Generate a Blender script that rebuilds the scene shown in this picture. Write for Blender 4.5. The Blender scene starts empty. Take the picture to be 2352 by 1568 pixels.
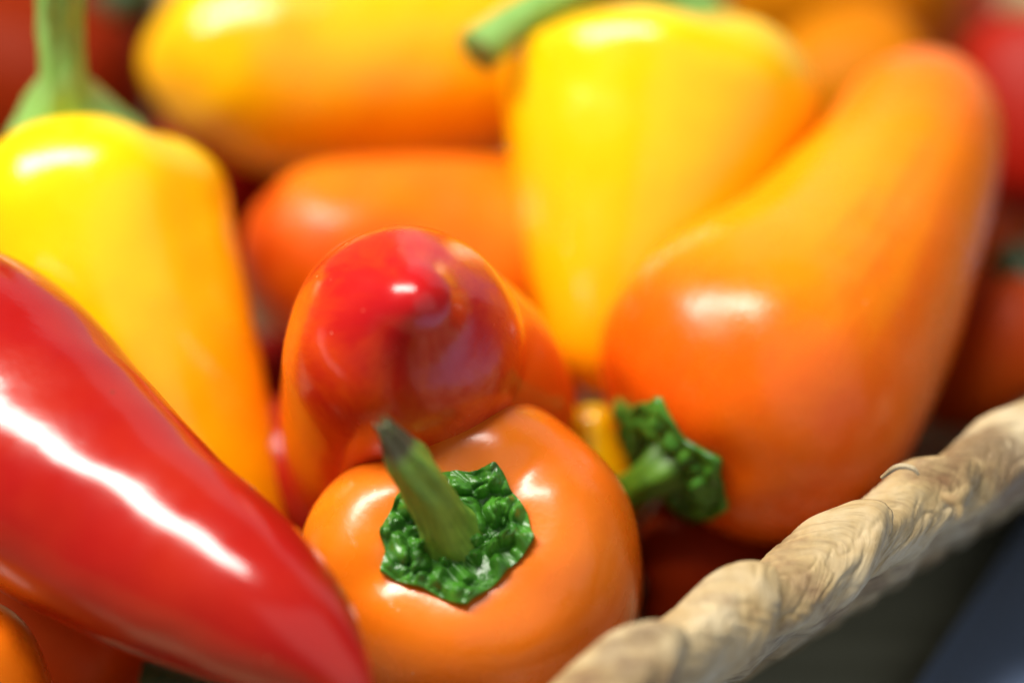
import bpy, math, random
import numpy as np
from mathutils import Vector, noise as mn

CM = 0.01
rng = np.random.RandomState(7)
scene = bpy.context.scene
C = scene.collection

# ------------------------------------------------------------------ camera
PITCH = math.radians(35)
CAM_H = 24.6                      # cm above the table
FOC = 32.0                        # cm, focused distance
K = 0.36 / 2352.0                 # tangent per pixel of the 2352 px wide view (100 mm lens)
Fv = np.array([0, math.cos(PITCH), -math.sin(PITCH)])
Rv = np.array([1.0, 0, 0])
Uv = np.array([0, math.sin(PITCH), math.cos(PITCH)])
CAM = np.array([0, 0, CAM_H])

cam_data = bpy.data.cameras.new('camera')
cam = bpy.data.objects.new('camera', cam_data); C.objects.link(cam)
cam.location = Vector(CAM * CM)
cam.rotation_euler = (math.pi / 2 - PITCH, 0, 0)
cam_data.lens = 100; cam_data.sensor_width = 36
cam_data.clip_start = 0.01; cam_data.clip_end = 20
cam_data.dof.use_dof = True
cam_data.dof.focus_distance = FOC * CM
cam_data.dof.aperture_fstop = 4.6
scene.camera = cam

# ------------------------------------------------------------------ world and lamps
world = bpy.data.worlds.new('World'); scene.world = world
world.use_nodes = True
bg = world.node_tree.nodes['Background']
bg.inputs['Color'].default_value = (0.86, 0.93, 1.0, 1)
bg.inputs['Strength'].default_value = 0.10

def area_lamp(name, direction, dist, sx, sy, power, color, target=(0, 26, 5)):
    d = np.array(direction, float); d /= np.linalg.norm(d)
    ld = bpy.data.lights.new(name, 'AREA'); ld.shape = 'RECTANGLE'
    ld.size = sx * CM; ld.size_y = sy * CM; ld.energy = power; ld.color = color
    o = bpy.data.objects.new(name, ld); C.objects.link(o)
    o.location = Vector((np.array(target) + d * dist) * CM)
    o.rotation_euler = Vector(-d).to_track_quat('-Z', 'Y').to_euler()
    return o
area_lamp('window_light', (-0.40, 0.05, 0.88), 80, 20, 80, 17.0, (1.0, 0.955, 0.87))
area_lamp('far_window_light', (0.45, 0.95, 0.42), 110, 130, 110, 2.0, (0.84, 0.92, 1.0))
area_lamp('added_fill_light', (0.62, -0.72, 0.55), 150, 240, 200, 8.0, (1.0, 0.97, 0.92))  # fill added to brighten the table and outer rim, no source there

vs = scene.view_settings
vs.view_transform = 'Standard'; vs.look = 'None'; vs.gamma = 1; vs.exposure = 0

# ------------------------------------------------------------------ helpers
def P(u, v, z):
    return CAM + z * (Fv + (u - 1176) * K * Rv - (v - 784) * K * Uv)

def mesh_obj(name, verts, faces, mat, parent=None, uv=None, smooth=True, seam_turn=1.0):
    me = bpy.data.meshes.new(name)
    verts = np.asarray(verts, dtype=np.float32) * CM
    me.from_pydata([tuple(map(float, p)) for p in verts], [], faces)
    if smooth:
        me.polygons.foreach_set('use_smooth', [True] * len(me.polygons))
    if uv is not None:
        lay = me.uv_layers.new(name='surface')
        idx = np.empty(len(me.loops), dtype=np.int32)
        me.loops.foreach_get('vertex_index', idx)
        luv = np.asarray(uv, dtype=np.float32)[idx]
        if seam_turn:                                   # close the wrap-round column without a squeezed seam
            np_ = len(me.polygons); st = np.empty(np_, np.int32); tot = np.empty(np_, np.int32)
            me.polygons.foreach_get('loop_start', st); me.polygons.foreach_get('loop_total', tot)
            q4 = st[tot == 4][:, None] + np.arange(4)
            U = luv[q4, 0]; mx = U.max(1, keepdims=True)
            U = np.where(mx - U > 0.5 * seam_turn, U + seam_turn, U); luv[q4, 0] = U
        lay.data.foreach_set('uv', luv.ravel())
    me.materials.append(mat)
    me.update()
    o = bpy.data.objects.new(name, me); C.objects.link(o)
    if parent is not None:
        o.parent = parent
        o.matrix_parent_inverse = parent.matrix_world.inverted()
    return o

def thing(name, loc_cm, label, cat, group=None):
    o = bpy.data.objects.new(name, None); C.objects.link(o)
    o.empty_display_size = 0.01
    o.location = Vector(np.asarray(loc_cm) * CM)
    bpy.context.view_layer.update()
    o['label'] = label; o['category'] = cat
    if group: o['group'] = group
    return o

def tag(o, **kw):
    for k, v in kw.items(): o[k] = v
    return o

def grid_faces(nr, nc, wrap=True, cap0=False, cap1=False):
    f = []
    for i in range(nr - 1):
        for j in range(nc if wrap else nc - 1):
            j2 = (j + 1) % nc
            f.append((i * nc + j, i * nc + j2, (i + 1) * nc + j2, (i + 1) * nc + j))
    if cap0: f.append(tuple(reversed(range(nc))))
    if cap1: f.append(tuple((nr - 1) * nc + j for j in range(nc)))
    return f

def smooth_curve(pts, n=160, h=14):
    """Catmull-Rom through rows of pts (any width), resampled by arc length of the first 3."""
    p = np.asarray(pts, float)
    p = np.vstack([2 * p[0] - p[1], p, 2 * p[-1] - p[-2]])
    out = []
    for i in range(1, len(p) - 2):
        for t in np.linspace(0, 1, 24, endpoint=False):
            a, b, c, d = p[i - 1], p[i], p[i + 1], p[i + 2]
            out.append(0.5 * (2 * b + (c - a) * t + (2 * a - 5 * b + 4 * c - d) * t * t + (3 * b - a - 3 * c + d) * t ** 3))
    out.append(p[-2]); out = np.array(out)
    seg = np.linalg.norm(np.diff(out[:, :3], axis=0), axis=1)
    s = np.concatenate([[0], np.cumsum(seg)])
    ss = np.linspace(0, s[-1], n)
    res = np.stack([np.interp(ss, s, out[:, k]) for k in range(out.shape[1])], axis=1)
    kk = np.hanning(2 * h + 1); kk /= kk.sum()
    ext = np.vstack([2 * res[0] - res[h:0:-1], res, 2 * res[-1] - res[-2:-h - 2:-1]])
    res = np.stack([np.convolve(ext[:, k], kk, 'valid') for k in range(res.shape[1])], axis=1)
    return ss, res

class Spine:
    def __init__(self, pts, ref=None, h=14):
        self.s, q = smooth_curve(pts, h=h)
        self.p = q[:, :3]; self.r = np.maximum(q[:, 3], 0.01); self.L = self.s[-1]
        T = np.gradient(self.p, self.s, axis=0)
        T /= np.linalg.norm(T, axis=1)[:, None]
        N = np.zeros_like(T)
        ref = Uv if ref is None else np.asarray(ref, float)
        n = ref - T[0] * (ref @ T[0]); n /= np.linalg.norm(n); N[0] = n
        for i in range(1, len(T)):
            n = N[i - 1] - T[i] * (N[i - 1] @ T[i]); N[i] = n / np.linalg.norm(n)
        self.T, self.N, self.B = T, N, np.cross(T, N)
    def at(self, s):
        s = np.asarray(s, float); sc = np.clip(s, 0, self.L)
        f = lambda A: np.stack([np.interp(sc, self.s, A[:, k]) for k in range(3)], axis=-1)
        T, N, B = f(self.T), f(self.N), f(self.B)
        T /= np.linalg.norm(T, axis=-1, keepdims=True)
        return f(self.p) + T * (s - sc)[..., None], T, N, B
    def rad(self, s):
        return np.interp(s, self.s, self.r)

def pnoise(seed, th, s, amps=((1, .5, 1.0), (2, .9, .6), (3, 1.7, .35), (5, 2.6, .2))):
    r = np.random.RandomState(seed); o = 0
    for k, fs, a in amps:
        for _ in range(2):
            o = o + a * np.cos(k * th + r.uniform(0, 6.28)) * np.cos(fs * s + r.uniform(0, 6.28))
    return o

# ------------------------------------------------------------------ materials
def new_mat(name):
    m = bpy.data.materials.new(name); m.use_nodes = True
    nt = m.node_tree
    return m, nt, nt.nodes['Principled BSDF']

def nd(nt, t, **kw):
    n = nt.nodes.new(t)
    for k, v in kw.items():
        if k in n.inputs: n.inputs[k].default_value = v
        else: setattr(n, k, v)
    return n

def ramp(nt, fac, stops, interp='LINEAR'):
    n = nt.nodes.new('ShaderNodeValToRGB'); n.color_ramp.interpolation = interp
    e = n.color_ramp.elements
    while len(e) < len(stops): e.new(0.5)
    for i, (p, c) in enumerate(stops):
        e[i].position = p; e[i].color = (*c, 1) if len(c) == 3 else c
    nt.links.new(fac, n.inputs['Fac'])
    return n

def mix(nt, fac, a, b, mode='MIX'):
    n = nt.nodes.new('ShaderNodeMix'); n.data_type = 'RGBA'; n.blend_type = mode
    for sock, v in ((n.inputs['Factor'], fac), (n.inputs[6], a), (n.inputs[7], b)):
        if hasattr(v, 'links') or isinstance(v, bpy.types.NodeSocket): nt.links.new(v, sock)
        elif isinstance(v, (int, float)): sock.default_value = v
        else: sock.default_value = (*v, 1)
    return n.outputs[2]

def skin_material(name, along, mottle=None, mottle_amt=0.5, rough=0.21, sss=0.12, streak=False, coat=0.14, spec=0.5, flank=None):
    """along: colour stops from the stem end (0) to the tip (1)."""
    m, nt, b = new_mat(name); L = nt.links
    uvn = nd(nt, 'ShaderNodeUVMap'); uvn.uv_map = 'surface'
    sep = nd(nt, 'ShaderNodeSeparateXYZ'); L.new(uvn.outputs[0], sep.inputs[0])
    tc = nd(nt, 'ShaderNodeTexCoord')
    n1 = nd(nt, 'ShaderNodeTexNoise', Scale=60.0, Detail=3.0); L.new(tc.outputs['Object'], n1.inputs['Vector'])
    # position round and along the fruit, without a seam
    tw = nd(nt, 'ShaderNodeMath', operation='MULTIPLY'); tw.inputs[1].default_value = 2 * math.pi; L.new(sep.outputs[0], tw.inputs[0])
    cb = nd(nt, 'ShaderNodeCombineXYZ')
    for k_, op in enumerate(('COSINE', 'SINE')):
        q_ = nd(nt, 'ShaderNodeMath', operation=op); L.new(tw.outputs[0], q_.inputs[0]); L.new(q_.outputs[0], cb.inputs[k_])
    L.new(sep.outputs[1], cb.inputs[2])
    mp = nd(nt, 'ShaderNodeMapping'); mp.inputs['Scale'].default_value = (0.6, 0.6, 4.5) if streak else (1.5, 1.5, 1.2)
    L.new(cb.outputs[0], mp.inputs['Vector'])
    n2 = nd(nt, 'ShaderNodeTexNoise', Scale=2.2, Detail=5.0, Roughness=0.6, Distortion=0.4)
    L.new(mp.outputs[0], n2.inputs['Vector'])
    add = nd(nt, 'ShaderNodeMath', operation='MULTIPLY_ADD'); add.inputs[1].default_value = 0.22 if not streak else 0.36
    L.new(n2.outputs[0], add.inputs[0]); L.new(sep.outputs[1], add.inputs[2])
    sub = nd(nt, 'ShaderNodeMath', operation='SUBTRACT'); sub.inputs[1].default_value = 0.11 if not streak else 0.18
    L.new(add.outputs[0], sub.inputs[0])
    r = ramp(nt, sub.outputs[0], along)
    col = r.outputs[0]
    if mottle is not None:
        mr = ramp(nt, n2.outputs[0] if streak else n1.outputs[0], [(0.42, (0, 0, 0)), (0.66, (1, 1, 1))])
        mm = nd(nt, 'ShaderNodeMath', operation='MULTIPLY'); mm.inputs[1].default_value = mottle_amt
        L.new(mr.outputs[0], mm.inputs[0])
        col = mix(nt, mm.outputs[0], col, mottle)
    if flank is not None:                       # one side in another tint: colour, angle in turns, along position, amount
        fc, fa, fl, fm = flank
        ca = nd(nt, 'ShaderNodeMath', operation='MULTIPLY_ADD'); ca.inputs[1].default_value = 2 * math.pi; ca.inputs[2].default_value = -2 * math.pi * fa
        L.new(sep.outputs[0], ca.inputs[0])
        cs = nd(nt, 'ShaderNodeMath', operation='COSINE'); L.new(ca.outputs[0], cs.inputs[0])
        c2 = nd(nt, 'ShaderNodeMath', operation='MULTIPLY_ADD'); c2.inputs[1].default_value = 0.30; L.new(cs.outputs[0], c2.inputs[0])
        n7 = nd(nt, 'ShaderNodeMath', operation='MULTIPLY'); n7.inputs[1].default_value = 0.5; L.new(n2.outputs[0], n7.inputs[0])
        L.new(n7.outputs[0], c2.inputs[2])
        rl = ramp(nt, sep.outputs[1], [(fl[0], (0, 0, 0)), (fl[1], (fm,) * 3), (fl[2], (fm,) * 3), (fl[3], (0, 0, 0))])
        rc = ramp(nt, c2.outputs[0], [(0.20, (0, 0, 0)), (0.50, (1, 1, 1))], 'EASE')
        fx = nd(nt, 'ShaderNodeMath', operation='MULTIPLY'); L.new(rl.outputs[0], fx.inputs[0]); L.new(rc.outputs[0], fx.inputs[1])
        col = mix(nt, fx.outputs[0], col, fc)
    vs2 = nd(nt, 'ShaderNodeTexVoronoi', Scale=130.0); L.new(tc.outputs['Object'], vs2.inputs['Vector'])
    vr2 = ramp(nt, vs2.outputs['Distance'], [(0.02, (1, 1, 1)), (0.045, (0, 0, 0))])
    wn2 = nd(nt, 'ShaderNodeTexWhiteNoise'); L.new(vs2.outputs['Position'], wn2.inputs['Vector'])
    g2 = nd(nt, 'ShaderNodeMath', operation='GREATER_THAN'); g2.inputs[1].default_value = 0.88; L.new(wn2.outputs['Value'], g2.inputs[0])
    m2 = nd(nt, 'ShaderNodeMath', operation='MULTIPLY'); L.new(vr2.outputs[0], m2.inputs[0]); L.new(g2.outputs[0], m2.inputs[1])
    m3 = nd(nt, 'ShaderNodeMath', operation='MULTIPLY'); m3.inputs[1].default_value = 0.7; L.new(m2.outputs[0], m3.inputs[0])
    col = mix(nt, m3.outputs[0], col, (0.10, 0.03, 0.01))
    # tiny pale lenticels / dust specks
    vo = nd(nt, 'ShaderNodeTexVoronoi', Scale=420.0); L.new(tc.outputs['Object'], vo.inputs['Vector'])
    vr = ramp(nt, vo.outputs['Distance'], [(0.03, (1, 1, 1)), (0.07, (0, 0, 0))])
    wn = nd(nt, 'ShaderNodeTexWhiteNoise'); L.new(vo.outputs['Position'], wn.inputs['Vector'])
    gt = nd(nt, 'ShaderNodeMath', operation='GREATER_THAN'); gt.inputs[1].default_value = 0.86
    L.new(wn.outputs['Value'], gt.inputs[0])
    mu = nd(nt, 'ShaderNodeMath', operation='MULTIPLY'); L.new(vr.outputs[0], mu.inputs[0]); L.new(gt.outputs[0], mu.inputs[1])
    mu2 = nd(nt, 'ShaderNodeMath', operation='MULTIPLY'); mu2.inputs[1].default_value = 0.45; L.new(mu.outputs[0], mu2.inputs[0])
    col = mix(nt, mu2.outputs[0], col, (0.8, 0.62, 0.4))
    L.new(col, b.inputs['Base Color'])
    # waxy skin
    n3 = nd(nt, 'ShaderNodeTexNoise', Scale=1500.0, Detail=3.0); L.new(tc.outputs['Object'], n3.inputs['Vector'])
    n4 = nd(nt, 'ShaderNodeTexNoise', Scale=170.0, Detail=3.0); L.new(tc.outputs['Object'], n4.inputs['Vector'])
    b1 = nd(nt, 'ShaderNodeBump', Strength=0.20, Distance=0.0001); L.new(n3.outputs[0], b1.inputs['Height'])
    b2 = nd(nt, 'ShaderNodeBump', Strength=0.42, Distance=0.0003); L.new(n4.outputs[0], b2.inputs['Height'])
    L.new(b1.outputs[0], b2.inputs['Normal'])
    L.new(b2.outputs[0], b.inputs['Normal'])
    rr = ramp(nt, n4.outputs[0], [(0.35, (rough * .8,) * 3), (0.7, (rough * 1.35,) * 3)])
    L.new(rr.outputs[0], b.inputs['Roughness'])
    b.inputs['Specular IOR Level'].default_value = spec
    b.inputs['Coat Weight'].default_value = coat
    b.inputs['Coat Roughness'].default_value = 0.13
    b.inputs['Coat IOR'].default_value = 1.45
    L.new(b1.outputs[0], b.inputs['Coat Normal'])
    b.inputs['Subsurface Weight'].default_value = sss
    b.inputs['Subsurface Radius'].default_value = (1.0, 0.35, 0.08)
    b.inputs['Subsurface Scale'].default_value = 0.004
    return m

YEL = (0.92, 0.58, 0.001); YOR = (0.90, 0.40, 0.001); ORA = (0.66, 0.115, 0.002); DOR = (0.55, 0.05, 0.002)
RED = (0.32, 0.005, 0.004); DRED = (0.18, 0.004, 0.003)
M_YEL = skin_material('yellow_skin', [(0, YEL), (0.28, (.92, .54, .001)), (0.6, (.91, .42, .001)), (1, (.88, .31, .001))], mottle=YOR, mottle_amt=0.35)  # amber towards the tip paints in the lower shading and orange bounce
M_YOR = skin_material('amber_skin', [(0, YOR), (1, (.9,.5,.001))], mottle=ORA, mottle_amt=0.35)
M_ORY = skin_material('orange_yellow_skin', [(0, (.74, .09, .002)), (0.25, (0.80, .13, .002)), (0.6, (0.82, .15, .002)), (1, (0.80, .14, .003))], mottle=YOR, mottle_amt=0.12,
                      rough=0.27, coat=0.08, spec=0.4, flank=((.93, .32, .001), 0.78, (0.12, 0.36, 0.62, 0.92), 0.65))
M_ORA = skin_material('orange_skin', [(0, (0.72, 0.15, 0.005)), (1, ORA)], mottle=(0.76, 0.19, 0.005), mottle_amt=0.6, rough=0.27, coat=0.14)
M_DOR = skin_material('deep_orange_skin', [(0, DOR), (1, ORA)], mottle=(0.7, .05, .004), mottle_amt=0.5)
M_DORL = skin_material('deep_orange_matt_skin', [(0, (.84, .22, .002)), (0.45, (.78, .15, .002)), (1, (.58, .065, .002))], mottle=(.85, .28, .002), mottle_amt=0.4, rough=0.36, coat=0.0, spec=0.3)
M_RED = skin_material('red_skin', [(0, RED), (1, (0.37, .008, .005))], mottle=(0.42, 0.022, 0.006), mottle_amt=0.6, rough=0.18, coat=0.3)
M_AMB = skin_material('dimmed_amber_skin', [(0, (.50, .17, .002)), (1, (.46, .13, .002))], rough=0.5, coat=0.0, spec=0.05)  # far back, out of the light: that dimness is put in the colour
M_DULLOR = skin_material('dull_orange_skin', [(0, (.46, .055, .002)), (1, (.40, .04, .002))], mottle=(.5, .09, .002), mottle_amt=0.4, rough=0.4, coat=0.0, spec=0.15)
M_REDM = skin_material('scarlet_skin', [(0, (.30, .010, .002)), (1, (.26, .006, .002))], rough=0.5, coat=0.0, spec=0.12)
M_BROWNRED = skin_material('shaded_brown_red_skin', [(0, (.19, .016, .001)), (1, (.15, .010, .001))], rough=0.5, coat=0.0, spec=0.05)  # base colour lowered to stand in for shade at the back and below
M_DRED = skin_material('shaded_red_skin', [(0, DRED), (1, (.15, .004, .003))], mottle=(0.2, .012, .002), mottle_amt=0.4, rough=0.45, coat=0.0, spec=0.05)  # red darkened in its colour for the shade in corners and gaps
M_RIP = skin_material('ripening_skin', [(0, RED), (0.48, (0.48, .018, .004)), (0.62, (0.68, .09, .004)), (0.80, (0.70, .085, .004)), (0.88, (0.56, .03, .005)), (0.94, (0.48, .010, .006)), (1, (0.45, .006, .008))],
                      mottle=(0.86, 0.24, 0.004), mottle_amt=0.0, rough=0.21, coat=0.2, streak=True)

def green_material(name, light, dark, rough=0.38, tipbrown=False, fine=900.0):
    m, nt, b = new_mat(name); L = nt.links
    tc = nd(nt, 'ShaderNodeTexCoord')
    uvn = nd(nt, 'ShaderNodeUVMap'); uvn.uv_map = 'surface'
    n1 = nd(nt, 'ShaderNodeTexNoise', Scale=320.0, Detail=4.0); L.new(tc.outputs['Object'], n1.inputs['Vector'])
    r = ramp(nt, n1.outputs[0], [(0.3, dark), (0.72, light)])
    mp = nd(nt, 'ShaderNodeMapping'); mp.inputs['Scale'].default_value = (14, 1.3, 1); L.new(uvn.outputs[0], mp.inputs['Vector'])
    n2 = nd(nt, 'ShaderNodeTexNoise', Scale=2.0, Detail=4.0); L.new(mp.outputs[0], n2.inputs['Vector'])
    r2 = ramp(nt, n2.outputs[0], [(0.45, (0, 0, 0)), (0.7, (1, 1, 1))])
    sc = nd(nt, 'ShaderNodeMath', operation='MULTIPLY'); sc.inputs[1].default_value = 0.5; L.new(r2.outputs[0], sc.inputs[0])
    col = mix(nt, sc.outputs[0], r.outputs[0], tuple(min(1, c * 1.5) for c in light))
    if tipbrown:
        sep = nd(nt, 'ShaderNodeSeparateXYZ'); L.new(uvn.outputs[0], sep.inputs[0])
        ad = nd(nt, 'ShaderNodeMath', operation='MULTIPLY_ADD'); ad.inputs[1].default_value = 0.16
        L.new(n1.outputs[0], ad.inputs[0]); L.new(sep.outputs[1], ad.inputs[2])
        tr = ramp(nt, ad.outputs[0], [(0.86, (0, 0, 0)), (0.93, (1, 1, 1))])
        col = mix(nt, tr.outputs[0], col, (0.055, 0.05, 0.022))
    L.new(col, b.inputs['Base Color'])
    n3 = nd(nt, 'ShaderNodeTexNoise', Scale=fine, Detail=4.0); L.new(tc.outputs['Object'], n3.inputs['Vector'])
    bp = nd(nt, 'ShaderNodeBump', Strength=0.45, Distance=0.00025); L.new(n3.outputs[0], bp.inputs['Height'])
    L.new(bp.outputs[0], b.inputs['Normal'])
    b.inputs['Roughness'].default_value = rough
    b.inputs['Subsurface Weight'].default_value = 0.1
    b.inputs['Subsurface Radius'].default_value = (0.5, 1.0, 0.2)
    b.inputs['Subsurface Scale'].default_value = 0.0015
    return m
M_CALYX = green_material('calyx_green', (0.060, 0.22, 0.018), (0.018, 0.09, 0.010), rough=0.27)
M_STEM = green_material('stem_green', (0.20, 0.34, 0.035), (0.10, 0.21, 0.02), rough=0.5, tipbrown=True)
M_CALYX_PALE = green_material('pale_calyx_green', (0.20, 0.42, 0.10), (0.11, 0.30, 0.03), rough=0.4)
M_STEM_PALE = green_material('pale_stem_green', (0.23, 0.42, 0.11), (0.16, 0.33, 0.05), rough=0.45)
M_STEM_LIME = green_material('lime_stem_green', (0.10, 0.25, 0.012), (0.025, 0.09, 0.006), rough=0.45)
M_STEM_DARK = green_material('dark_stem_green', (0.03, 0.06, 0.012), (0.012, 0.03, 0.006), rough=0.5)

# ------------------------------------------------------------------ pepper builder
def spine_from(ctrl, ref=None, h=14):
    pts = []
    for (u, v, z, r) in ctrl:
        pts.append([*P(u, v, z), r * K * z])
    return Spine(pts, ref, h)

def lobefun(th, n, amp, phase, seed, sharp=2.6):
    r = np.random.RandomState(seed + 99)
    w = th + 0.16 * np.sin(th + r.uniform(0, 6.28)) + 0.08 * np.sin(2 * th + r.uniform(0, 6.28))
    return -amp * (0.5 + 0.5 * np.cos(n * (w - phase))) ** sharp

def pepper_body(sp, mat, parent, n=3, amp=0.10, phase=0.0, seed=1, shoulder=0.55, dimple=0.28, dimple_r=0.42,
                tipround=0.6, rough_amp=0.012, radial=None, lobe_fade=0.55, nr=110, nc=112, soft=0.45, tip_noise=0.0, rip=0.0022):
    L = sp.L; R0 = sp.rad(shoulder * sp.r[:25].mean() * .8)
    Ls = shoulder * R0; Lt = tipround * sp.rad(L * 0.93)
    prof = []
    # inside of the dimple, outwards to the shoulder top
    for a in np.linspace(0, 1, 14, endpoint=False):
        rr = a * dimple_r
        prof.append((dimple * R0 * (1 - a ** 2.0) ** 1.0, rr, a))
    for a in np.linspace(0, 1, 26, endpoint=False):
        ang = a * math.pi / 2
        rr = dimple_r + (1 - dimple_r) * math.sin(ang) ** 0.95
        prof.append((Ls * (1 - math.cos(ang) ** 1.0), rr, 1.0))
    for a in np.linspace(0, 1, nr - 40 - 24, endpoint=False):
        prof.append((Ls + (L - Lt - Ls) * a, 1.0, 1.0))
    for a in np.linspace(0, 1, 24):
        ang = a * math.pi / 2
        prof.append((L - Lt + Lt * math.sin(ang), max(math.cos(ang), 0.004), 1.0))
    prof = np.array(prof)
    s = prof[:, 0]
    base = sp.rad(np.clip(s, 0, L))
    # resample the profile evenly and round its corners off
    q = np.stack([s, base * prof[:, 1], prof[:, 1]], axis=1)
    cl = np.concatenate([[0], np.cumsum(np.hypot(np.diff(q[:, 0]), np.diff(q[:, 1])))])
    uu = np.linspace(0, cl[-1], nr)
    q = np.stack([np.interp(uu, cl, q[:, k]) for k in range(3)], axis=1)
    w = max(3, int(soft * R0 / (cl[-1] / nr))) | 1
    kk = np.hanning(w + 2); kk /= kk.sum(); h_ = (w + 1) // 2
    sg = np.array([1, -1, -1])
    qq = np.vstack([q[h_:0:-1] * sg, q, q[-2:-h_ - 2:-1] * sg])
    q = np.stack([np.convolve(qq[:, k], kk, 'valid') for k in range(3)], axis=1)
    q[0, 1] = q[-1, 1] = 0.002; q[:, 1] = np.maximum(q[:, 1], 0.002)
    s = q[:, 0]; RB_ = q[:, 1]; rf_ = q[:, 2]
    th = np.linspace(0, 2 * math.pi, nc, endpoint=False)
    S, TH = np.meshgrid(s, th, indexing='ij')
    fr = np.clip(S / L, 0, 1)
    fade = np.clip(1 - fr / lobe_fade / 1.3, 0, 1) ** 2.0 * 0.75 + 0.25 * (1 - fr)
    lob = lobefun(TH, n, 1.0, phase, seed)
    f = 1 + amp * fade * (lob + 0.35) + rough_amp * pnoise(seed, TH, S)
    f = f + rip * pnoise(seed + 50, TH, S * 3.0, ((3, 1, .8), (5, 2, .6), (8, 3, .4)))
    if radial is not None: f = f * radial(TH, fr)
    rfrac = rf_[:, None]
    rad = RB_[:, None] * (1 + (f - 1) * np.clip(rfrac * 1.4, 0, 1))
    if tip_noise:
        rad = rad * (1 + tip_noise * pnoise(seed + 7, TH, S * 3, ((2, 1, 1), (3, 2, .8), (5, 3, .6))) * np.clip((fr - 0.8) / 0.15, 0, 1))
    # crease pulls the shoulder in along the axis
    ax = S + amp * 1.5 * R0 * (-lob) * np.exp(-((rfrac - 0.62) / 0.25) ** 2) * np.clip(1 - S / (Ls * 1.2), 0, 1) ** .5
    Pp, T, N, B = sp.at(ax)
    V = Pp + rad[..., None] * (np.cos(TH)[..., None] * N + np.sin(TH)[..., None] * B)
    uv = np.stack([TH / (2 * math.pi), fr], axis=-1)
    nr2 = len(s); im = int(np.argmax(RB_[:nr // 2]))
    return mesh_obj('skin', V.reshape(-1, 3), grid_faces(nr2, nc, cap0=False, cap1=True), mat, parent, uv.reshape(-1, 2)), dict(
        Ls=Ls, R0=R0, dimple=dimple, dimple_r=dimple_r, sp=sp, amp=amp, pr=RB_[:im], ps=s[:im], lob=lambda t: lobefun(t, n, 1.0, phase, seed))

def surf_axial(info, rr):
    """axial position of the pepper surface at radius rr (cm) near the stem end"""
    return np.interp(np.asarray(rr), info['pr'], info['ps'])

def calyx(info, mat, parent, outline, lump=0.05, thick=0.05, nr=46, nc=120, seed=3, lift=0.0, scale=4.2, tips=None, mound=0.0):
    """outline: list of (angle in frame N,B ; radius cm)"""
    sp = info['sp']
    ang = np.array([a for a, _ in outline]); rad = np.array([r for _, r in outline])
    order = np.argsort(ang % (2 * math.pi)); ang = (ang % (2 * math.pi))[order]; rad = rad[order]
    px, py = rad * np.cos(ang), rad * np.sin(ang)
    th = np.linspace(0, 2 * math.pi, nc, endpoint=False)
    R = np.zeros(nc)
    for i in range(len(ang)):
        a0, a1 = ang[i], ang[(i + 1) % len(ang)]
        x0, y0, x1, y1 = px[i], py[i], px[(i + 1) % len(ang)], py[(i + 1) % len(ang)]
        span = (a1 - a0) % (2 * math.pi)
        d = (th - a0) % (2 * math.pi); sel = d <= span
        for j in np.where(sel)[0]:
            c, s_ = math.cos(th[j]), math.sin(th[j])
            den = c * (y1 - y0) - s_ * (x1 - x0)
            if abs(den) < 1e-9: R[j] = rad[i]; continue
            R[j] = (x0 * (y1 - y0) - y0 * (x1 - x0)) / den
    # narrow soft smoothing
    for _ in range(max(1, nc // 150)):
        R = 0.5 * R + 0.25 * np.roll(R, 1) + 0.25 * np.roll(R, -1)
    R = R * (1 + 0.012 * pnoise(seed, th, th * 0 + 1, ((9, 1, 1), (17, 1, .7))))
    rows = []; uvs = []
    fr = np.concatenate([np.linspace(0, 1, nr), [1.012, 1.0, 0.96]])
    P0, T0, N0, B0 = sp.at(np.array([0.0])); P0, T0, N0, B0 = P0[0], T0[0], N0[0], B0[0]
    for k, q in enumerate(fr):
        under = k >= nr
        rr = R * q
        axs = surf_axial(info, rr) + info['amp'] * 1.2 * info['R0'] * (-info['lob'](th)) * np.exp(-((rr / info['R0'] - 0.6) / 0.25) ** 2)
        h = np.zeros(nc)
        if not under:
            for j in range(nc):
                x, y = rr[j] * math.cos(th[j]), rr[j] * math.sin(th[j])
                v = Vector((x * scale, y * scale, seed * 3.7))
                wv = mn.noise(v * 0.6) * 0.8
                v2 = v + Vector((wv, -wv, 0))
                d0 = mn.voronoi(v2 * 1.15)[0][0]; b1 = 0.62 * max(0.0, 1 - (d0 / 0.72) ** 2) ** .8; b2 = abs(mn.noise(v2 * 2.3 + Vector((5, 2, 0))))
                hh = (b1 * 1.6 + b2 * 0.45 - 0.35)
                h[j] = hh * lump * 2.2 * min(1, q * 2.5) * (1 - 0.75 * q ** 4)
            # sepal mid-ribs toward the points
            h += 0.03 * q
            for a_ in (tips or ()):
                dd_ = (th - a_ + math.pi) % (2 * math.pi) - math.pi
                h += 0.055 * q * np.exp(-(dd_ * (0.3 + q) / 0.12) ** 2)
            h += thick * (1 - 0.25 * q ** 6) + lift * q ** 2
            h += mound * max(0, 1 - q / 0.62) ** 1.5
            h = np.maximum(h, 0.018 + 0.3 * np.maximum(h, 0))
        else:
            h += [thick * 0.55, 0.0, -0.02][k - nr] + (lift if k == nr else lift * .8)
        pos = P0 + np.outer(axs - h, T0) + (np.cos(th) * rr)[:, None] * N0 + (np.sin(th) * rr)[:, None] * B0
        rows.append(pos); uvs.append(np.stack([th / 6.283, np.full(nc, q)], axis=1))
    V = np.vstack(rows); UV = np.vstack(uvs)
    return mesh_obj('calyx', V, grid_faces(len(fr), nc), mat, parent, UV)

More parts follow.
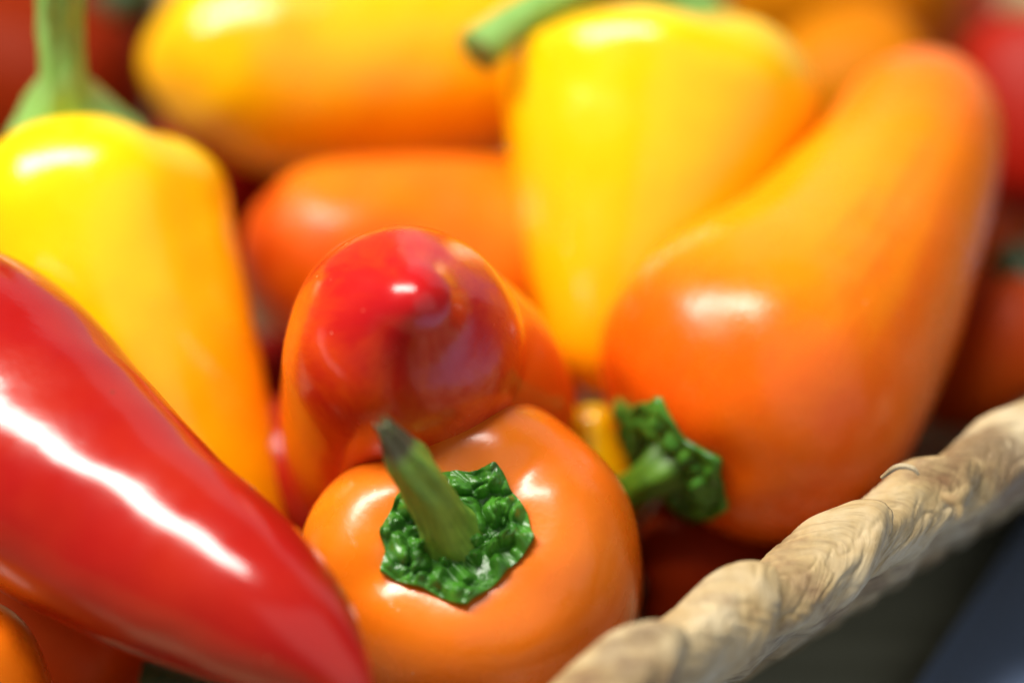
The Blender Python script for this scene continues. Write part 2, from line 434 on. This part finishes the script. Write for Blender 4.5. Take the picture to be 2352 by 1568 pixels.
def star(n, r_out, r_in, phase=0.0, seed=0):
    r = np.random.RandomState(seed); o = []
    for i in range(n):
        a = phase + 2 * math.pi * i / n
        o.append((a + r.uniform(-.1, .1), r_out * r.uniform(.88, 1.12)))
        o.append((a + math.pi / n, r_in * r.uniform(.9, 1.1)))
    return o

def stem(ctrl, mat, parent, ridges=5, amp=0.10, seed=2, nr=60, nc=60, ref=None, ragged=0.0, name='stem', twist=0.5):
    """ctrl in world cm + radius cm"""
    sp = Spine(ctrl, ref)
    s = np.linspace(0, sp.L, nr); th = np.linspace(0, 2 * math.pi, nc, endpoint=False)
    S, TH = np.meshgrid(s, th, indexing='ij')
    fr = S / sp.L
    f = 1 + amp * np.cos(ridges * (TH + twist * fr)) * (0.6 + 0.4 * np.sin(3 * fr + seed)) + 0.025 * pnoise(seed, TH, S, ((2, 4, 1), (4, 9, .8), (7, 15, .6)))
    rad = sp.rad(s)[:, None] * f
    Sx = S + ragged * (fr > 0.97) * np.sin(5 * TH + 1) * np.cos(9 * TH + seed)
    Pp, T, N, B = sp.at(Sx)
    V = Pp + rad[..., None] * (np.cos(TH)[..., None] * N + np.sin(TH)[..., None] * B)
    uv = np.stack([TH / 6.283, fr], axis=-1)
    V = V.reshape(-1, 3); uv = uv.reshape(-1, 2)
    faces = grid_faces(nr, nc)
    # slightly hollow cut end
    e, T, N, B = sp.at(np.array([sp.L * (1 - 0.03)]))
    V = np.vstack([V, e]); uv = np.vstack([uv, [0.5, 1.0]])
    k = len(V) - 1
    for j in range(nc): faces.append(((nr - 1) * nc + j, (nr - 1) * nc + (j + 1) % nc, k))
    return mesh_obj(name, V, faces, mat, parent, uv)

GROUP = 'mini sweet peppers heaped in the basket'
def pepper(ctrl, mat, label, **kw):
    ref = kw.pop('ref', None)
    sp = spine_from(ctrl, ref, kw.pop('sm', 14))
    p0 = sp.p[np.argmin(sp.p[:, 2])]
    root = thing('sweet_pepper', p0, label, 'pepper', GROUP)
    o, info = pepper_body(sp, mat, root, **kw)
    return root, info

def W(u, v, z, r):      # stem control point from view position, radius in px
    return [*P(u, v, z), r * K * z]

# ------------------------------------------------------------------ setting: table, mat
def slab(name, x0, x1, y0, y1, z0, z1, mat, rot=0, bevel=0.1, **props):
    import bmesh
    bm = bmesh.new(); bmesh.ops.create_cube(bm, size=1)
    for v in bm.verts:
        v.co = Vector(((x0 + x1) / 2 + v.co.x * (x1 - x0), (y0 + y1) / 2 + v.co.y * (y1 - y0), (z0 + z1) / 2 + v.co.z * (z1 - z0))) * CM
    if bevel: bmesh.ops.bevel(bm, geom=bm.edges[:], offset=bevel * CM, segments=4, affect='EDGES')
    me = bpy.data.meshes.new(name); bm.to_mesh(me); bm.free(); me.materials.append(mat)
    for p in me.polygons: p.use_smooth = True
    o = bpy.data.objects.new(name, me); C.objects.link(o)
    return tag(o, **props)

m, nt, b = new_mat('dark_table'); L = nt.links
tc = nd(nt, 'ShaderNodeTexCoord'); mp = nd(nt, 'ShaderNodeMapping'); mp.inputs['Scale'].default_value = (14, 160, 14)
L.new(tc.outputs['Object'], mp.inputs['Vector'])
n1 = nd(nt, 'ShaderNodeTexNoise', Scale=1.5, Detail=5.0); L.new(mp.outputs[0], n1.inputs['Vector'])
r = ramp(nt, n1.outputs[0], [(0.3, (0.25, 0.26, 0.19)), (0.7, (0.34, 0.35, 0.26))]); L.new(r.outputs[0], b.inputs['Base Color'])
b.inputs['Roughness'].default_value = 0.55
bp = nd(nt, 'ShaderNodeBump', Strength=0.2, Distance=0.0003); L.new(n1.outputs[0], bp.inputs['Height']); L.new(bp.outputs[0], b.inputs['Normal'])
M_TABLE = m
slab('table', -60, 60, -30, 110, -3, 0, M_TABLE, kind='structure')

m, nt, b = new_mat('slate_blue'); L = nt.links
tc = nd(nt, 'ShaderNodeTexCoord')
n1 = nd(nt, 'ShaderNodeTexNoise', Scale=60.0, Detail=4.0); L.new(tc.outputs['Object'], n1.inputs['Vector'])
r = ramp(nt, n1.outputs[0], [(0.3, (0.30, 0.42, 0.72)), (0.7, (0.35, 0.48, 0.80))]); L.new(r.outputs[0], b.inputs['Base Color'])
b.inputs['Roughness'].default_value = 0.5
M_SLATE = m

# ------------------------------------------------------------------ basket
RIM_H = CAM_H - 20.25
def on_plane(u, v, h):
    ty = (v - 784) * K
    z = (CAM_H - h) / (math.sin(PITCH) + ty * math.cos(PITCH))
    return P(u, v, z)
pa, pb = on_plane(1295, 1640, RIM_H), on_plane(2407, 968, RIM_H)
d = pb - pa; d /= np.linalg.norm(d); nin = np.array([-d[1], d[0], 0]); d_rim = d.copy()
def rounded_path():
    """outline of the basket: a rectangle with round corners; sides bow out a little"""
    a0, a1, w, cr = -12.0, float((pb - pa) @ d) + 16.0, 30.0, 6.0
    cx, cy, hx, hy = (a0 + a1) / 2, w / 2, (a1 - a0) / 2, w / 2
    pts = []
    for (sx, sy, q0) in ((1, -1, -90), (1, 1, 0), (-1, 1, 90), (-1, -1, 180)):
        for q in np.radians(np.linspace(q0, q0 + 90, 24)):
            pts.append((cx + sx * (hx - cr) + cr * math.cos(q), cy + sy * (hy - cr) + cr * math.sin(q)))
    pts = np.array(pts + [pts[0]])
    out = [pa + d * p[0] + nin * p[1] for p in pts]
    return np.array(out)
_rp = rounded_path(); _seg = np.linalg.norm(np.diff(_rp, axis=0), axis=1); _rs = np.concatenate([[0], np.cumsum(_seg)])
RIM_L = _rs[-1]; CB = _rp[:-1].mean(0)
_ss = np.linspace(0, RIM_L, 3000, endpoint=False); _pp = np.stack([np.interp(_ss, _rs, _rp[:, k]) for k in range(3)], axis=1)
_kk = np.ones(41) / 41
_pp = np.stack([np.convolve(np.concatenate([_pp[-20:, k], _pp[:, k], _pp[:20, k]]), _kk, 'valid') for k in range(3)], axis=1)
_tt = np.roll(_pp, -1, 0) - np.roll(_pp, 1, 0); _tt /= np.linalg.norm(_tt, axis=1)[:, None]
_oo = np.stack([_tt[:, 1], -_tt[:, 0], np.zeros(3000)], axis=1)
def path_at(s):
    s = np.asarray(s) % RIM_L; x = s / RIM_L * 3000
    i = np.floor(x).astype(int) % 3000; j = (i + 1) % 3000; f = (x - np.floor(x))[..., None]
    return _pp[i] * (1 - f) + _pp[j] * f, _oo[i] * (1 - f) + _oo[j] * f
S_A = _ss[np.argmin(np.linalg.norm(_pp - pa, axis=1))]      # where the rim leaves the bottom of the view

def straw_material(name, tint=1.0, wrap=True):
    m, nt, b = new_mat(name); L = nt.links
    tc = nd(nt, 'ShaderNodeTexCoord'); uvn = nd(nt, 'ShaderNodeUVMap'); uvn.uv_map = 'surface'
    n1 = nd(nt, 'ShaderNodeTexNoise', Scale=110.0, Detail=5.0, Roughness=0.6); L.new(tc.outputs['Object'], n1.inputs['Vector'])
    r = ramp(nt, n1.outputs[0], [(0.28, (0.20 * tint, 0.11 * tint, 0.05 * tint)), (0.45, (0.42 * tint, 0.30 * tint, 0.14 * tint)), (0.72, (0.54 * tint, 0.45 * tint, 0.29 * tint))])
    mp = nd(nt, 'ShaderNodeMapping'); mp.inputs['Scale'].default_value = (1.2, 16, 1) if wrap else (22, 2.0, 1)
    L.new(uvn.outputs[0], mp.inputs['Vector'])
    n2 = nd(nt, 'ShaderNodeTexNoise', Scale=3.0, Detail=6.0, Roughness=0.65, Distortion=0.25); L.new(mp.outputs[0], n2.inputs['Vector'])
    r2 = ramp(nt, n2.outputs[0], [(0.36, (0.22, 0.14, 0.08)), (0.52, (1, 1, 1))])
    col = mix(nt, 0.32 if wrap else 0.75, r.outputs[0], r2.outputs[0], 'MULTIPLY')
    n5 = nd(nt, 'ShaderNodeTexNoise', Scale=45.0, Detail=5.0, Roughness=0.7); L.new(tc.outputs['Object'], n5.inputs['Vector'])
    r5 = ramp(nt, n5.outputs[0], [(0.52, (0, 0, 0)), (0.62, (1, 1, 1))])
    s5 = nd(nt, 'ShaderNodeMath', operation='MULTIPLY'); s5.inputs[1].default_value = 0.75; L.new(r5.outputs[0], s5.inputs[0])
    col = mix(nt, s5.outputs[0], col, (0.15, 0.085, 0.038))
    L.new(col, b.inputs['Base Color'])
    bp = nd(nt, 'ShaderNodeBump', Strength=0.7, Distance=0.0005); L.new(n2.outputs[0], bp.inputs['Height'])
    n3 = nd(nt, 'ShaderNodeTexNoise', Scale=500.0, Detail=4.0); L.new(tc.outputs['Object'], n3.inputs['Vector'])
    b2 = nd(nt, 'ShaderNodeBump', Strength=0.25, Distance=0.0002); L.new(n3.outputs[0], b2.inputs['Height']); L.new(bp.outputs[0], b2.inputs['Normal'])
    L.new(b2.outputs[0], b.inputs['Normal'])
    b.inputs['Roughness'].default_value = 0.55; b.inputs['Specular IOR Level'].default_value = 0.35
    return m
M_STRAW = straw_material('dried_rush_wrap')
M_STRAW_L = straw_material('dried_rush_cord', 0.85, wrap=False)

basket = thing('rush_basket', (CB[0], CB[1], 0), 'pale woven rush basket with a thick wrapped rim holding the peppers', 'basket')

def rim_frame(a):
    cen, out = path_at(a)
    cen = cen.copy(); cen[..., 2] = RIM_H
    return cen, out

PITCH_S = 1.55
def rim_wrap(a0, seed, nr=70, nc=90, ln=1.32):
    r = np.random.RandomState(seed)
    big = r.uniform(.94, 1.08); tilt = r.uniform(-.25, .45); drop = r.uniform(-.07, .08)
    Lw = ln * PITCH_S * r.uniform(.95, 1.1)
    a = np.concatenate([np.linspace(0, 1, nr - 8), 1 + 0.0 * np.linspace(0, 1, 8)])
    k = np.concatenate([np.zeros(nr - 8), np.linspace(0, 1, 9)[1:]])     # lip turning in at the far end
    th = np.linspace(0, 2 * math.pi, nc, endpoint=False)                 # 0 = outward, pi/2 = up
    A, TH = np.meshgrid(a, th, indexing='ij'); Kk = np.repeat(k[:, None], nc, 1)
    bulge = r.uniform(.46, .54) + r.uniform(.50, .64) * np.clip(A, 0, 1) ** r.uniform(.45, .8) - 0.12 * np.clip((A - .80) / .20, 0, 1) ** 2.2
    hoop = np.zeros_like(A)
    for f_, am in ((14, .010), (27, .007), (46, .005), (75, .003)):
        hoop += am * np.sin(f_ * A + r.uniform(0, 6.28) + 0.9 * np.sin(TH * r.randint(1, 3) + r.uniform(0, 6.28)) + .5 * np.sin(2 * TH + 5 * A))
    f_lip = 0.10 * np.exp(-((A - 0.88) / 0.07) ** 2) * (1 + .6 * np.sin(2 * TH + r.uniform(0, 6)))
    hoop *= 0.5 + 0.9 * np.clip(pnoise(seed + 9, TH, A * 3, ((1, 1, 1), (2, 2, .6))), 0, 1.2)
    wr = 0.07 * pnoise(seed + 5, TH, A * 4, ((1, .8, .9), (2, 1.6, .7), (3, 2.5, .5), (5, 4, .25)))
    f = (bulge + f_lip) * big * (1 + wr) + hoop * (0.4 + 0.6 * (np.sin(TH * 1.5 + r.uniform(0, 6)) > -0.4))
    if nr > 40:                                  # drawn creases running round the wrap
        cr = np.zeros_like(A)
        for i_ in range(A.shape[0]):
            for j_ in range(nc):
                c_, s_ = math.cos(TH[i_, j_]), math.sin(TH[i_, j_])
                v = Vector((A[i_, j_] * 9 + 1.1 * s_ + 1.5 * mn.noise(Vector((c_ * 1.5, s_ * 1.5, seed))), c_ * 1.1, s_ * 1.1 + seed * 2.3))
                cr[i_, j_] = max(0, 0.16 - abs(mn.noise(v))) + 0.35 * max(0, 0.14 - abs(mn.noise(v * 1.9)))
        f = f - 0.30 * cr * (0.5 + 0.5 * np.clip(pnoise(seed + 3, TH, A * 3, ((1, 1, 1), (2, 1, .6))) + .6, 0, 1))
    f = f * (1 - 0.30 * Kk)
    horiz, vert = 0.48, 0.51
    # skewed ends: the wrap leans forward at the top, back underneath
    skew = 0.34 * np.sin(TH + 0.35) * PITCH_S + 0.05 * PITCH_S * np.sin(3 * TH + r.uniform(0, 6))
    ang = a0 + Lw * (A - 0.5) + skew + 0.02 * PITCH_S * Kk - 0.06 * PITCH_S * Kk
    cen, out = rim_frame(ang)
    up = np.array([0, 0, 1.0])
    V = cen + (f * horiz * np.cos(TH))[..., None] * out + (f * vert * np.sin(TH) - 0.14 + drop + tilt * .3 * (A - .5))[..., None] * up
    uv = np.stack([TH / 6.283 + r.uniform(0, 5), A * .5 + r.uniform(0, 5)], axis=-1)
    return mesh_obj('rim_wrap', V.reshape(-1, 3), grid_faces(len(a), nc, cap0=True), M_STRAW, basket, uv.reshape(-1, 2))

nseg = int(round(RIM_L / PITCH_S)); step = RIM_L / nseg
for i in range(nseg):
    near = i < 18
    rim_wrap(S_A + (i - 4) * step, 100 + i, *((90, 130) if near else (22, 20)))

def cord(radius, height, thick, seed, mat, name='wall_cord', n=700, nc=18, squash=1.0, a0=0, a1=2 * math.pi):
    r = np.random.RandomState(seed)
    al = np.linspace(0, 2 * math.pi, n, endpoint=False); th = np.linspace(0, 2 * math.pi, nc, endpoint=False)
    A, TH = np.meshgrid(al, th, indexing='ij')
    cen, out = path_at(A / (2 * math.pi) * RIM_L); cen = cen.copy(); cen[..., 2] = height
    lump = 1 + 0.12 * np.sin(A * 96 + TH + seed) + 0.05 * np.sin(A * 217 + 2 * TH + 2 * seed) + .04 * np.sin(A * 23 + 3 * TH)
    V = cen + out * radius + (thick * lump * np.cos(TH))[..., None] * out \
        + (thick * squash * lump * np.sin(TH))[..., None] * np.array([0, 0, 1.0])
    uv = np.stack([TH / 6.283, A * 8 + seed], axis=-1)
    f = grid_faces(n, nc)
    for j in range(nc):
        j2 = (j + 1) % nc; f.append(((n - 1) * nc + j, (n - 1) * nc + j2, j2, j))
    return mesh_obj(name, V.reshape(-1, 3), f, mat, basket, uv.reshape(-1, 2))
hh = RIM_H - 0.85; rr_ = -0.42; i = 0
while hh > 0.3:
    cord(rr_, hh, 0.44, 20 + i, M_STRAW_L); hh -= 0.5; rr_ -= 0.34 + .03 * i; i += 1
# loose strands knotted under the rim
def strand(pts, squash_seed, name='knot_strand'):
    return stem([W(*p) for p in pts], M_STRAW, basket, ridges=7, amp=0.05, seed=squash_seed, nr=50, nc=36, name=name, ref=-Fv)
strand([(2168, 1140, 31.1, 10), (2200, 1150, 30.85, 15), (2215, 1132, 30.75, 11), (2222, 1120, 30.7, 5)], 32, 'loose_fibre')
strand([(2200, 1148, 30.85, 9), (2205, 1172, 30.75, 8), (2200, 1190, 30.7, 4)], 33, 'loose_fibre')
strand([(2025, 1096, 31.9, 4), (2060, 1072, 31.7, 7), (2095, 1074, 31.6, 6), (2110, 1090, 31.6, 3)], 34, 'loose_fibre')
al = np.linspace(0, RIM_L, 160, endpoint=False); rs = np.linspace(0.01, 1, 60)
cen, out = path_at(al); cen = cen + out * rr_; cen[:, 2] = 0.35
V = CB[None, None, :] * (1 - rs[:, None, None]) + cen[None] * rs[:, None, None]
V[..., 2] = 0.35 + 0.1 * np.abs(np.sin(rs * 40))[:, None]
AA, RR = np.meshgrid(al, rs * 12)
mesh_obj('basket_base', V.reshape(-1, 3), grid_faces(60, 160, cap0=True), M_STRAW_L, basket, np.stack([AA, RR], axis=-1).reshape(-1, 2))

# slate blue board beside the basket
BH = 1.2
e0, e1 = on_plane(2093, 1568, BH), on_plane(2352, 1185, BH)
dd = (e1 - e0)[:2]; dd /= np.linalg.norm(dd); nn = np.array([dd[1], -dd[0]])
c0 = e0[:2] - dd * 14
quad = [c0, c0 + dd * 44, c0 + dd * 44 + nn * 22, c0 + nn * 22]
import bmesh
bm = bmesh.new()
vb = [bm.verts.new((q[0] * CM, q[1] * CM, 0.004 * CM)) for q in quad]; vt = [bm.verts.new((q[0] * CM, q[1] * CM, BH * CM)) for q in quad]
bm.faces.new(vb); bm.faces.new(vt)
for i in range(4): bm.faces.new((vb[i], vb[(i + 1) % 4], vt[(i + 1) % 4], vt[i]))
bmesh.ops.recalc_face_normals(bm, faces=bm.faces[:])
bmesh.ops.bevel(bm, geom=bm.edges[:], offset=0.18 * CM, segments=4, affect='EDGES')
me = bpy.data.meshes.new('slate_board'); bm.to_mesh(me); bm.free(); me.materials.append(M_SLATE)
for p in me.polygons: p.use_smooth = True
o = bpy.data.objects.new('board', me); C.objects.link(o)
tag(o, label='smooth slate blue board lying on the dark table outside the basket', category='board')

# ------------------------------------------------------------------ the peppers
# 1 orange, stem towards the camera
def rad1(TH, fr):
    # angles measured from the view's up direction; see ref below
    pts = [(0, 392 / 395), (35, 388 / 395), (65, 398 / 395), (90, 1.0), (130, 1.02), (180, 1.0), (225, 1.0), (262, .985), (283, .965), (303, .89), (318, .83), (328, .83), (342, .92)]
    a = np.degrees(TH) % 360
    xs = [p[0] for p in pts] + [360]; ys = [p[1] for p in pts] + [pts[0][1]]
    xs2 = np.linspace(0, 360, 361); ys2 = np.interp(xs2, xs, ys)
    k = np.hanning(31); k /= k.sum(); ys2 = np.convolve(np.concatenate([ys2[-31:-1], ys2, ys2[1:31]]), k, 'same')[30:-30]
    g = np.interp(a, xs2, ys2)
    return 1 + (g - 1) * np.clip(1.25 - fr * 1.2, 0, 1)
root1, inf1 = pepper([(1063, 1215, 31.55, 385), (1076, 1290, 32.9, 396), (1090, 1370, 34.4, 372), (1100, 1440, 35.8, 300), (1105, 1500, 37.0, 200)],
    M_ORA, 'bright orange pepper at the front, its gnarled green stem pointing at the viewer',
    n=4, amp=0.035, phase=0.9, seed=11, shoulder=0.62, dimple=0.10, dimple_r=0.50, radial=rad1, rough_amp=0.006, nr=170, nc=220, ref=Uv)
# frame: T points away from camera, N ~ up, B = T x N ; angle of a view direction
sp1 = inf1['sp']
def view_ang(sp, du, dv):
    w = du * Rv - dv * Uv
    return math.atan2(w @ sp.B[0], w @ sp.N[0])
cpx = 31.8 * K
C0u, C0v = 1045, 1218
star1 = []
for (u, v) in [(1127, 1050), (1183, 1130), (1224, 1225), (1166, 1298), (1068, 1385), (959, 1344), (871, 1306), (880, 1258), (873, 1215), (903, 1130), (940, 1085), (1002, 1070), (1070, 1068)]:
    du, dv = u - 1058, v - 1207
    star1.append((view_ang(sp1, du, dv), math.hypot(du, dv) * cpx))
calyx(inf1, M_CALYX, root1, star1, lump=0.13, thick=0.05, nr=150, nc=360, seed=5, scale=3.9, mound=0.14, tips=[star1[i][0] for i in (0, 2, 4, 6, 8, 9)])
stem([W(1048, 1252, 32.1, 128), W(1038, 1230, 31.85, 92), W(1018, 1192, 31.5, 64), W(986, 1134, 31.15, 54), W(952, 1080, 30.9, 50), W(926, 1044, 30.75, 46), W(914, 1024, 30.7, 33), W(899, 1002, 30.62, 28), W(881, 976, 30.55, 17)],
     M_STEM, root1, ridges=5, amp=0.20, seed=4, nr=120, nc=90, ragged=0.10, twist=0.8)

# 2 ripening red/orange, tip towards the camera
root2, inf2 = pepper([(1095, 1260, 39.6, 300), (1060, 1170, 38.0, 345), (1010, 1040, 36.0, 350), (965, 905, 34.1, 335), (930, 815, 32.9, 290), (928, 775, 32.3, 268), (930, 745, 31.85, 238), (937, 722, 31.5, 186), (944, 708, 31.25, 137), (950, 699, 31.06, 104), (954, 692, 30.87, 79), (957, 687, 30.66, 55)],
    M_RIP, 'glossy half ripened red and orange pepper pointing its tip at the viewer',
    n=3, amp=0.09, phase=-0.75, seed=21, soft=0.12, sm=4, tipround=0.4, rough_amp=0.012, lobe_fade=1.3, nr=180, nc=180, ref=Uv)

# 3 yellow, left
root3, inf3 = pepper([(200, 322, 36.0, 312), (205, 436, 35.8, 318), (235, 590, 35.6, 306), (300, 790, 35.4, 286), (388, 1000, 35.25, 250), (485, 1180, 35.1, 195), (580, 1340, 35.0, 120)],
    M_YEL, 'bright yellow pepper with a tall pale green stem, standing at the left',
    n=3, amp=0.06, phase=-0.87, seed=31, shoulder=0.62, dimple=0.03, dimple_r=0.34, ref=-Fv, rough_amp=0.010)
calyx(inf3, M_CALYX_PALE, root3, star(5, 0.92, 0.66, 0.4, 2), lump=0.035, thick=0.07, nr=30, nc=90, seed=8)
stem([W(165, 330, 35.7, 170), W(158, 292, 35.65, 140), W(150, 250, 35.5, 104), W(146, 212, 35.3, 72), W(145, 185, 35.15, 55), W(143, 120, 35.0, 52), W(140, 50, 34.8, 50), W(143, -40, 34.5, 56), W(150, -110, 34.4, 62)],
     M_STEM_PALE, root3, ridges=7, amp=0.10, seed=5, nr=80)

# 4 red long pepper, front left
root4, inf4 = pepper([(-262, 752, 33.4, 260), (-80, 885, 32.8, 306), (115, 1080, 32.0, 298), (335, 1243, 31.3, 256), (515, 1350, 30.8, 222), (650, 1440, 30.4, 178), (742, 1512, 30.15, 122), (800, 1566, 30.0, 74), (838, 1604, 29.9, 40), (860, 1628, 29.85, 22)],
    M_RED, 'long glossy red pepper lying across the lower left in front of everything',
    n=3, amp=0.07, phase=0.6, seed=41, tipround=0.8, rough_amp=0.012, lobe_fade=1.2, rip=0.004, ref=Uv)

# 5 yellow orange, lying at the top
root5, inf5 = pepper([(1330, 90, 40.6, 235), (1150, 105, 40.3, 262), (900, 128, 40.0, 275), (640, 138, 39.6, 268), (450, 145, 39.2, 225), (322, 150, 39.0, 140)],
    M_YOR, 'large yellow pepper lying sideways at the top, its blunt end to the left',
    n=3, amp=0.06, phase=1.5, seed=51, tipround=1.1, rough_amp=0.010, tip_noise=0.03, ref=Uv)
# 6 orange behind the middle
root6, inf6 = pepper([(1420, 640, 38.6, 200), (1200, 600, 38.3, 225), (950, 585, 37.9, 228), (730, 598, 37.5, 222), (552, 615, 37.2, 160)],
    M_DORL, 'orange pepper lying sideways behind the half ripened one',
    n=3, amp=0.06, phase=1.0, seed=61, tip_noise=0.03, tipround=0.9, rough_amp=0.012, ref=Uv)
# 7 yellow right of the middle
root7, inf7 = pepper([(1532, 70, 37.8, 352), (1528, 190, 37.6, 374), (1502, 330, 37.3, 348), (1465, 520, 36.8, 285), (1420, 700, 36.3, 205), (1385, 830, 36.0, 130), (1365, 910, 35.9, 60)],
    M_YEL, 'large yellow pepper standing on its point, right of the middle',
    n=3, amp=0.06, phase=-2.3, seed=71, shoulder=0.55, dimple=0.08, dimple_r=0.36, ref=-Fv, rough_amp=0.008)
calyx(inf7, M_CALYX_PALE, root7, star(5, 0.85, 0.6, 0.2, 4), lump=0.03, thick=0.06, nr=24, nc=80, seed=9)
stem([W(1560, 50, 38.9, 120), W(1540, -10, 38.7, 80), W(1480, -55, 38.3, 55), W(1380, -50, 37.6, 48), W(1270, 0, 37.0, 46), W(1170, 60, 36.6, 48), W(1095, 118, 36.3, 54)],
     M_STEM_PALE, root7, ridges=5, amp=0.05, seed=6, nr=80)
# 8 orange, right
root8, inf8 = pepper([(1535, 1068, 34.2, 300), (1628, 985, 34.5, 360), (1745, 862, 35.0, 384), (1900, 690, 35.7, 318), (2000, 530, 36.3, 262), (2080, 385, 36.8, 216), (2128, 250, 37.3, 178), (2162, 130, 37.6, 150)],
    M_ORY, 'large curved orange pepper leaning at the right, blunt tip up, stem tucked down',
    n=3, amp=0.035, phase=2.5, seed=81, shoulder=0.62, dimple=0.12, dimple_r=0.36, tipround=0.95, ref=-Fv, rough_amp=0.008)
calyx(inf8, M_CALYX, root8, star(6, 1.02, 0.8, 0.2, 6), lump=0.11, thick=0.06, nr=40, nc=110, seed=10)
stem([W(1570, 1045, 34.3, 105), W(1530, 1070, 34.1, 66), W(1490, 1098, 34.1, 46), W(1440, 1128, 34.4, 40), W(1380, 1165, 34.8, 38)],
     M_STEM_LIME, root8, ridges=5, amp=0.08, seed=7, nr=50)

# fillers seen in the gaps
def filler(ctrl, mat, label, **kw):
    kw.setdefault('nr', 84); kw.setdefault('nc', 60)
    return pepper(ctrl, mat, label, **kw)
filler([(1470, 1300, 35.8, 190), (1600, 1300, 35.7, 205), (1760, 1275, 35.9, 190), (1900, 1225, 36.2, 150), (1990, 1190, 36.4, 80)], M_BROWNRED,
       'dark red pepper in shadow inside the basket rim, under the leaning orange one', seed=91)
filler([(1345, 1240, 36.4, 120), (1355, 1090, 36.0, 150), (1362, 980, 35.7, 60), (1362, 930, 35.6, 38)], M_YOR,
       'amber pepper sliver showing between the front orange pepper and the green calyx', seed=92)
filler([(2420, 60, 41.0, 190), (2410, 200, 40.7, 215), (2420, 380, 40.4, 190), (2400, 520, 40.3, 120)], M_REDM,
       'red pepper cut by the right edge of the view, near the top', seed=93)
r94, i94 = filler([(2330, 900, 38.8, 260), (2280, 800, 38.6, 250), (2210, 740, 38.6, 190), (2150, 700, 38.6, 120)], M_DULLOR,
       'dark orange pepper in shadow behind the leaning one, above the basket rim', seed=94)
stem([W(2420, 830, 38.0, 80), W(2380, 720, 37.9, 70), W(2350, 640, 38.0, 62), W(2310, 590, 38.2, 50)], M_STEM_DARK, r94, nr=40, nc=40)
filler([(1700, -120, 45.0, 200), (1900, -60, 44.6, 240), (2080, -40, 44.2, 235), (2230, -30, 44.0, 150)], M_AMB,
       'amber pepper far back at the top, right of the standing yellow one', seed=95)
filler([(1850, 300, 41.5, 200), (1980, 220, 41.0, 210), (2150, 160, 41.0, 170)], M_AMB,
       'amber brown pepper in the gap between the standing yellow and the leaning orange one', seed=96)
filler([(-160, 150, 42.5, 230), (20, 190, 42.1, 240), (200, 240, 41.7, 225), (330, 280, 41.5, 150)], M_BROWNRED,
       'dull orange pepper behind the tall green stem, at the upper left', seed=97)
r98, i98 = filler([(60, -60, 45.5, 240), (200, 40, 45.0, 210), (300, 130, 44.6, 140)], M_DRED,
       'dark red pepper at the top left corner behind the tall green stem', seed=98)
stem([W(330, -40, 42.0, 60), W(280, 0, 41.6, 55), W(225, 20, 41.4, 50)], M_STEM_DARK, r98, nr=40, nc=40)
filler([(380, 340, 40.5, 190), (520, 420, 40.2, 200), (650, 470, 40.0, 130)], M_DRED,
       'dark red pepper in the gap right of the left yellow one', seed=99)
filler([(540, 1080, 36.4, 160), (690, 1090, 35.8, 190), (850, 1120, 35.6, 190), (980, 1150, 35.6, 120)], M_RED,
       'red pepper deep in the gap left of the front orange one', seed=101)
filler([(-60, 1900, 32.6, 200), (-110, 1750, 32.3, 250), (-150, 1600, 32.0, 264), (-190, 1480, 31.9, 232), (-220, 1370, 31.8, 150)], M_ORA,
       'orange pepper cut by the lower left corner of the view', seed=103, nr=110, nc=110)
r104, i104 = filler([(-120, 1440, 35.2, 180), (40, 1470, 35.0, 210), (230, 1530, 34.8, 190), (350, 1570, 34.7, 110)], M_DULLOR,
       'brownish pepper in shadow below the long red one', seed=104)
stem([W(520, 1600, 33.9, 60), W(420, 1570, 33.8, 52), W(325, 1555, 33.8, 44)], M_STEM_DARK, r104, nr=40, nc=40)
# lower layer of the heap, seen only in the gaps between the upper ones
under = random.Random(5); k = 0
LOW = {4: 'dark pepper low in the gap between the left yellow and the half ripened pepper',
       10: 'dark red pepper low between the tall green stem and the sideways yellow pepper',
       13: 'dark red pepper low at the right edge, under the cut off red one',
       22: 'dark pepper low at the top edge behind the curved green stem',
       23: 'dark pepper low in the top right corner beside the cut off red one'}
for iy in range(11):
    for ix in range(7):
        x = -12.0 + ix * 4.1 + (iy % 2) * 2.1 + under.uniform(-.4, .4); y = 17.0 + iy * 2.8 + under.uniform(-.3, .3)
        rel = np.array([x, y, 0]) - pa; q1, q2 = float(rel @ d_rim), float(rel @ nin)
        if q2 < 5.6 or abs(x) > 2.5 + y * 0.20 or y < 25: continue
        h = 1.45 + under.uniform(0, .3); a = under.uniform(-.5, .5); ln = 2.1; c_, s_ = math.cos(a), math.sin(a)
        if k in LOW:
            pts = [[x + c_ * t, y + s_ * t, h + .1 * t, r_] for t, r_ in ((-ln, .7), (-ln * .6, 1.15), (0, 1.25), (ln * .6, 1.1), (ln, .6))]
            sp = Spine(pts, ref=(0, 0, 1))
            rt = thing('sweet_pepper', (x, y, 0.5), LOW[k], 'pepper', GROUP)
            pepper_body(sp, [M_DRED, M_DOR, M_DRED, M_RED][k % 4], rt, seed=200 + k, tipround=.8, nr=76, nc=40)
        k += 1
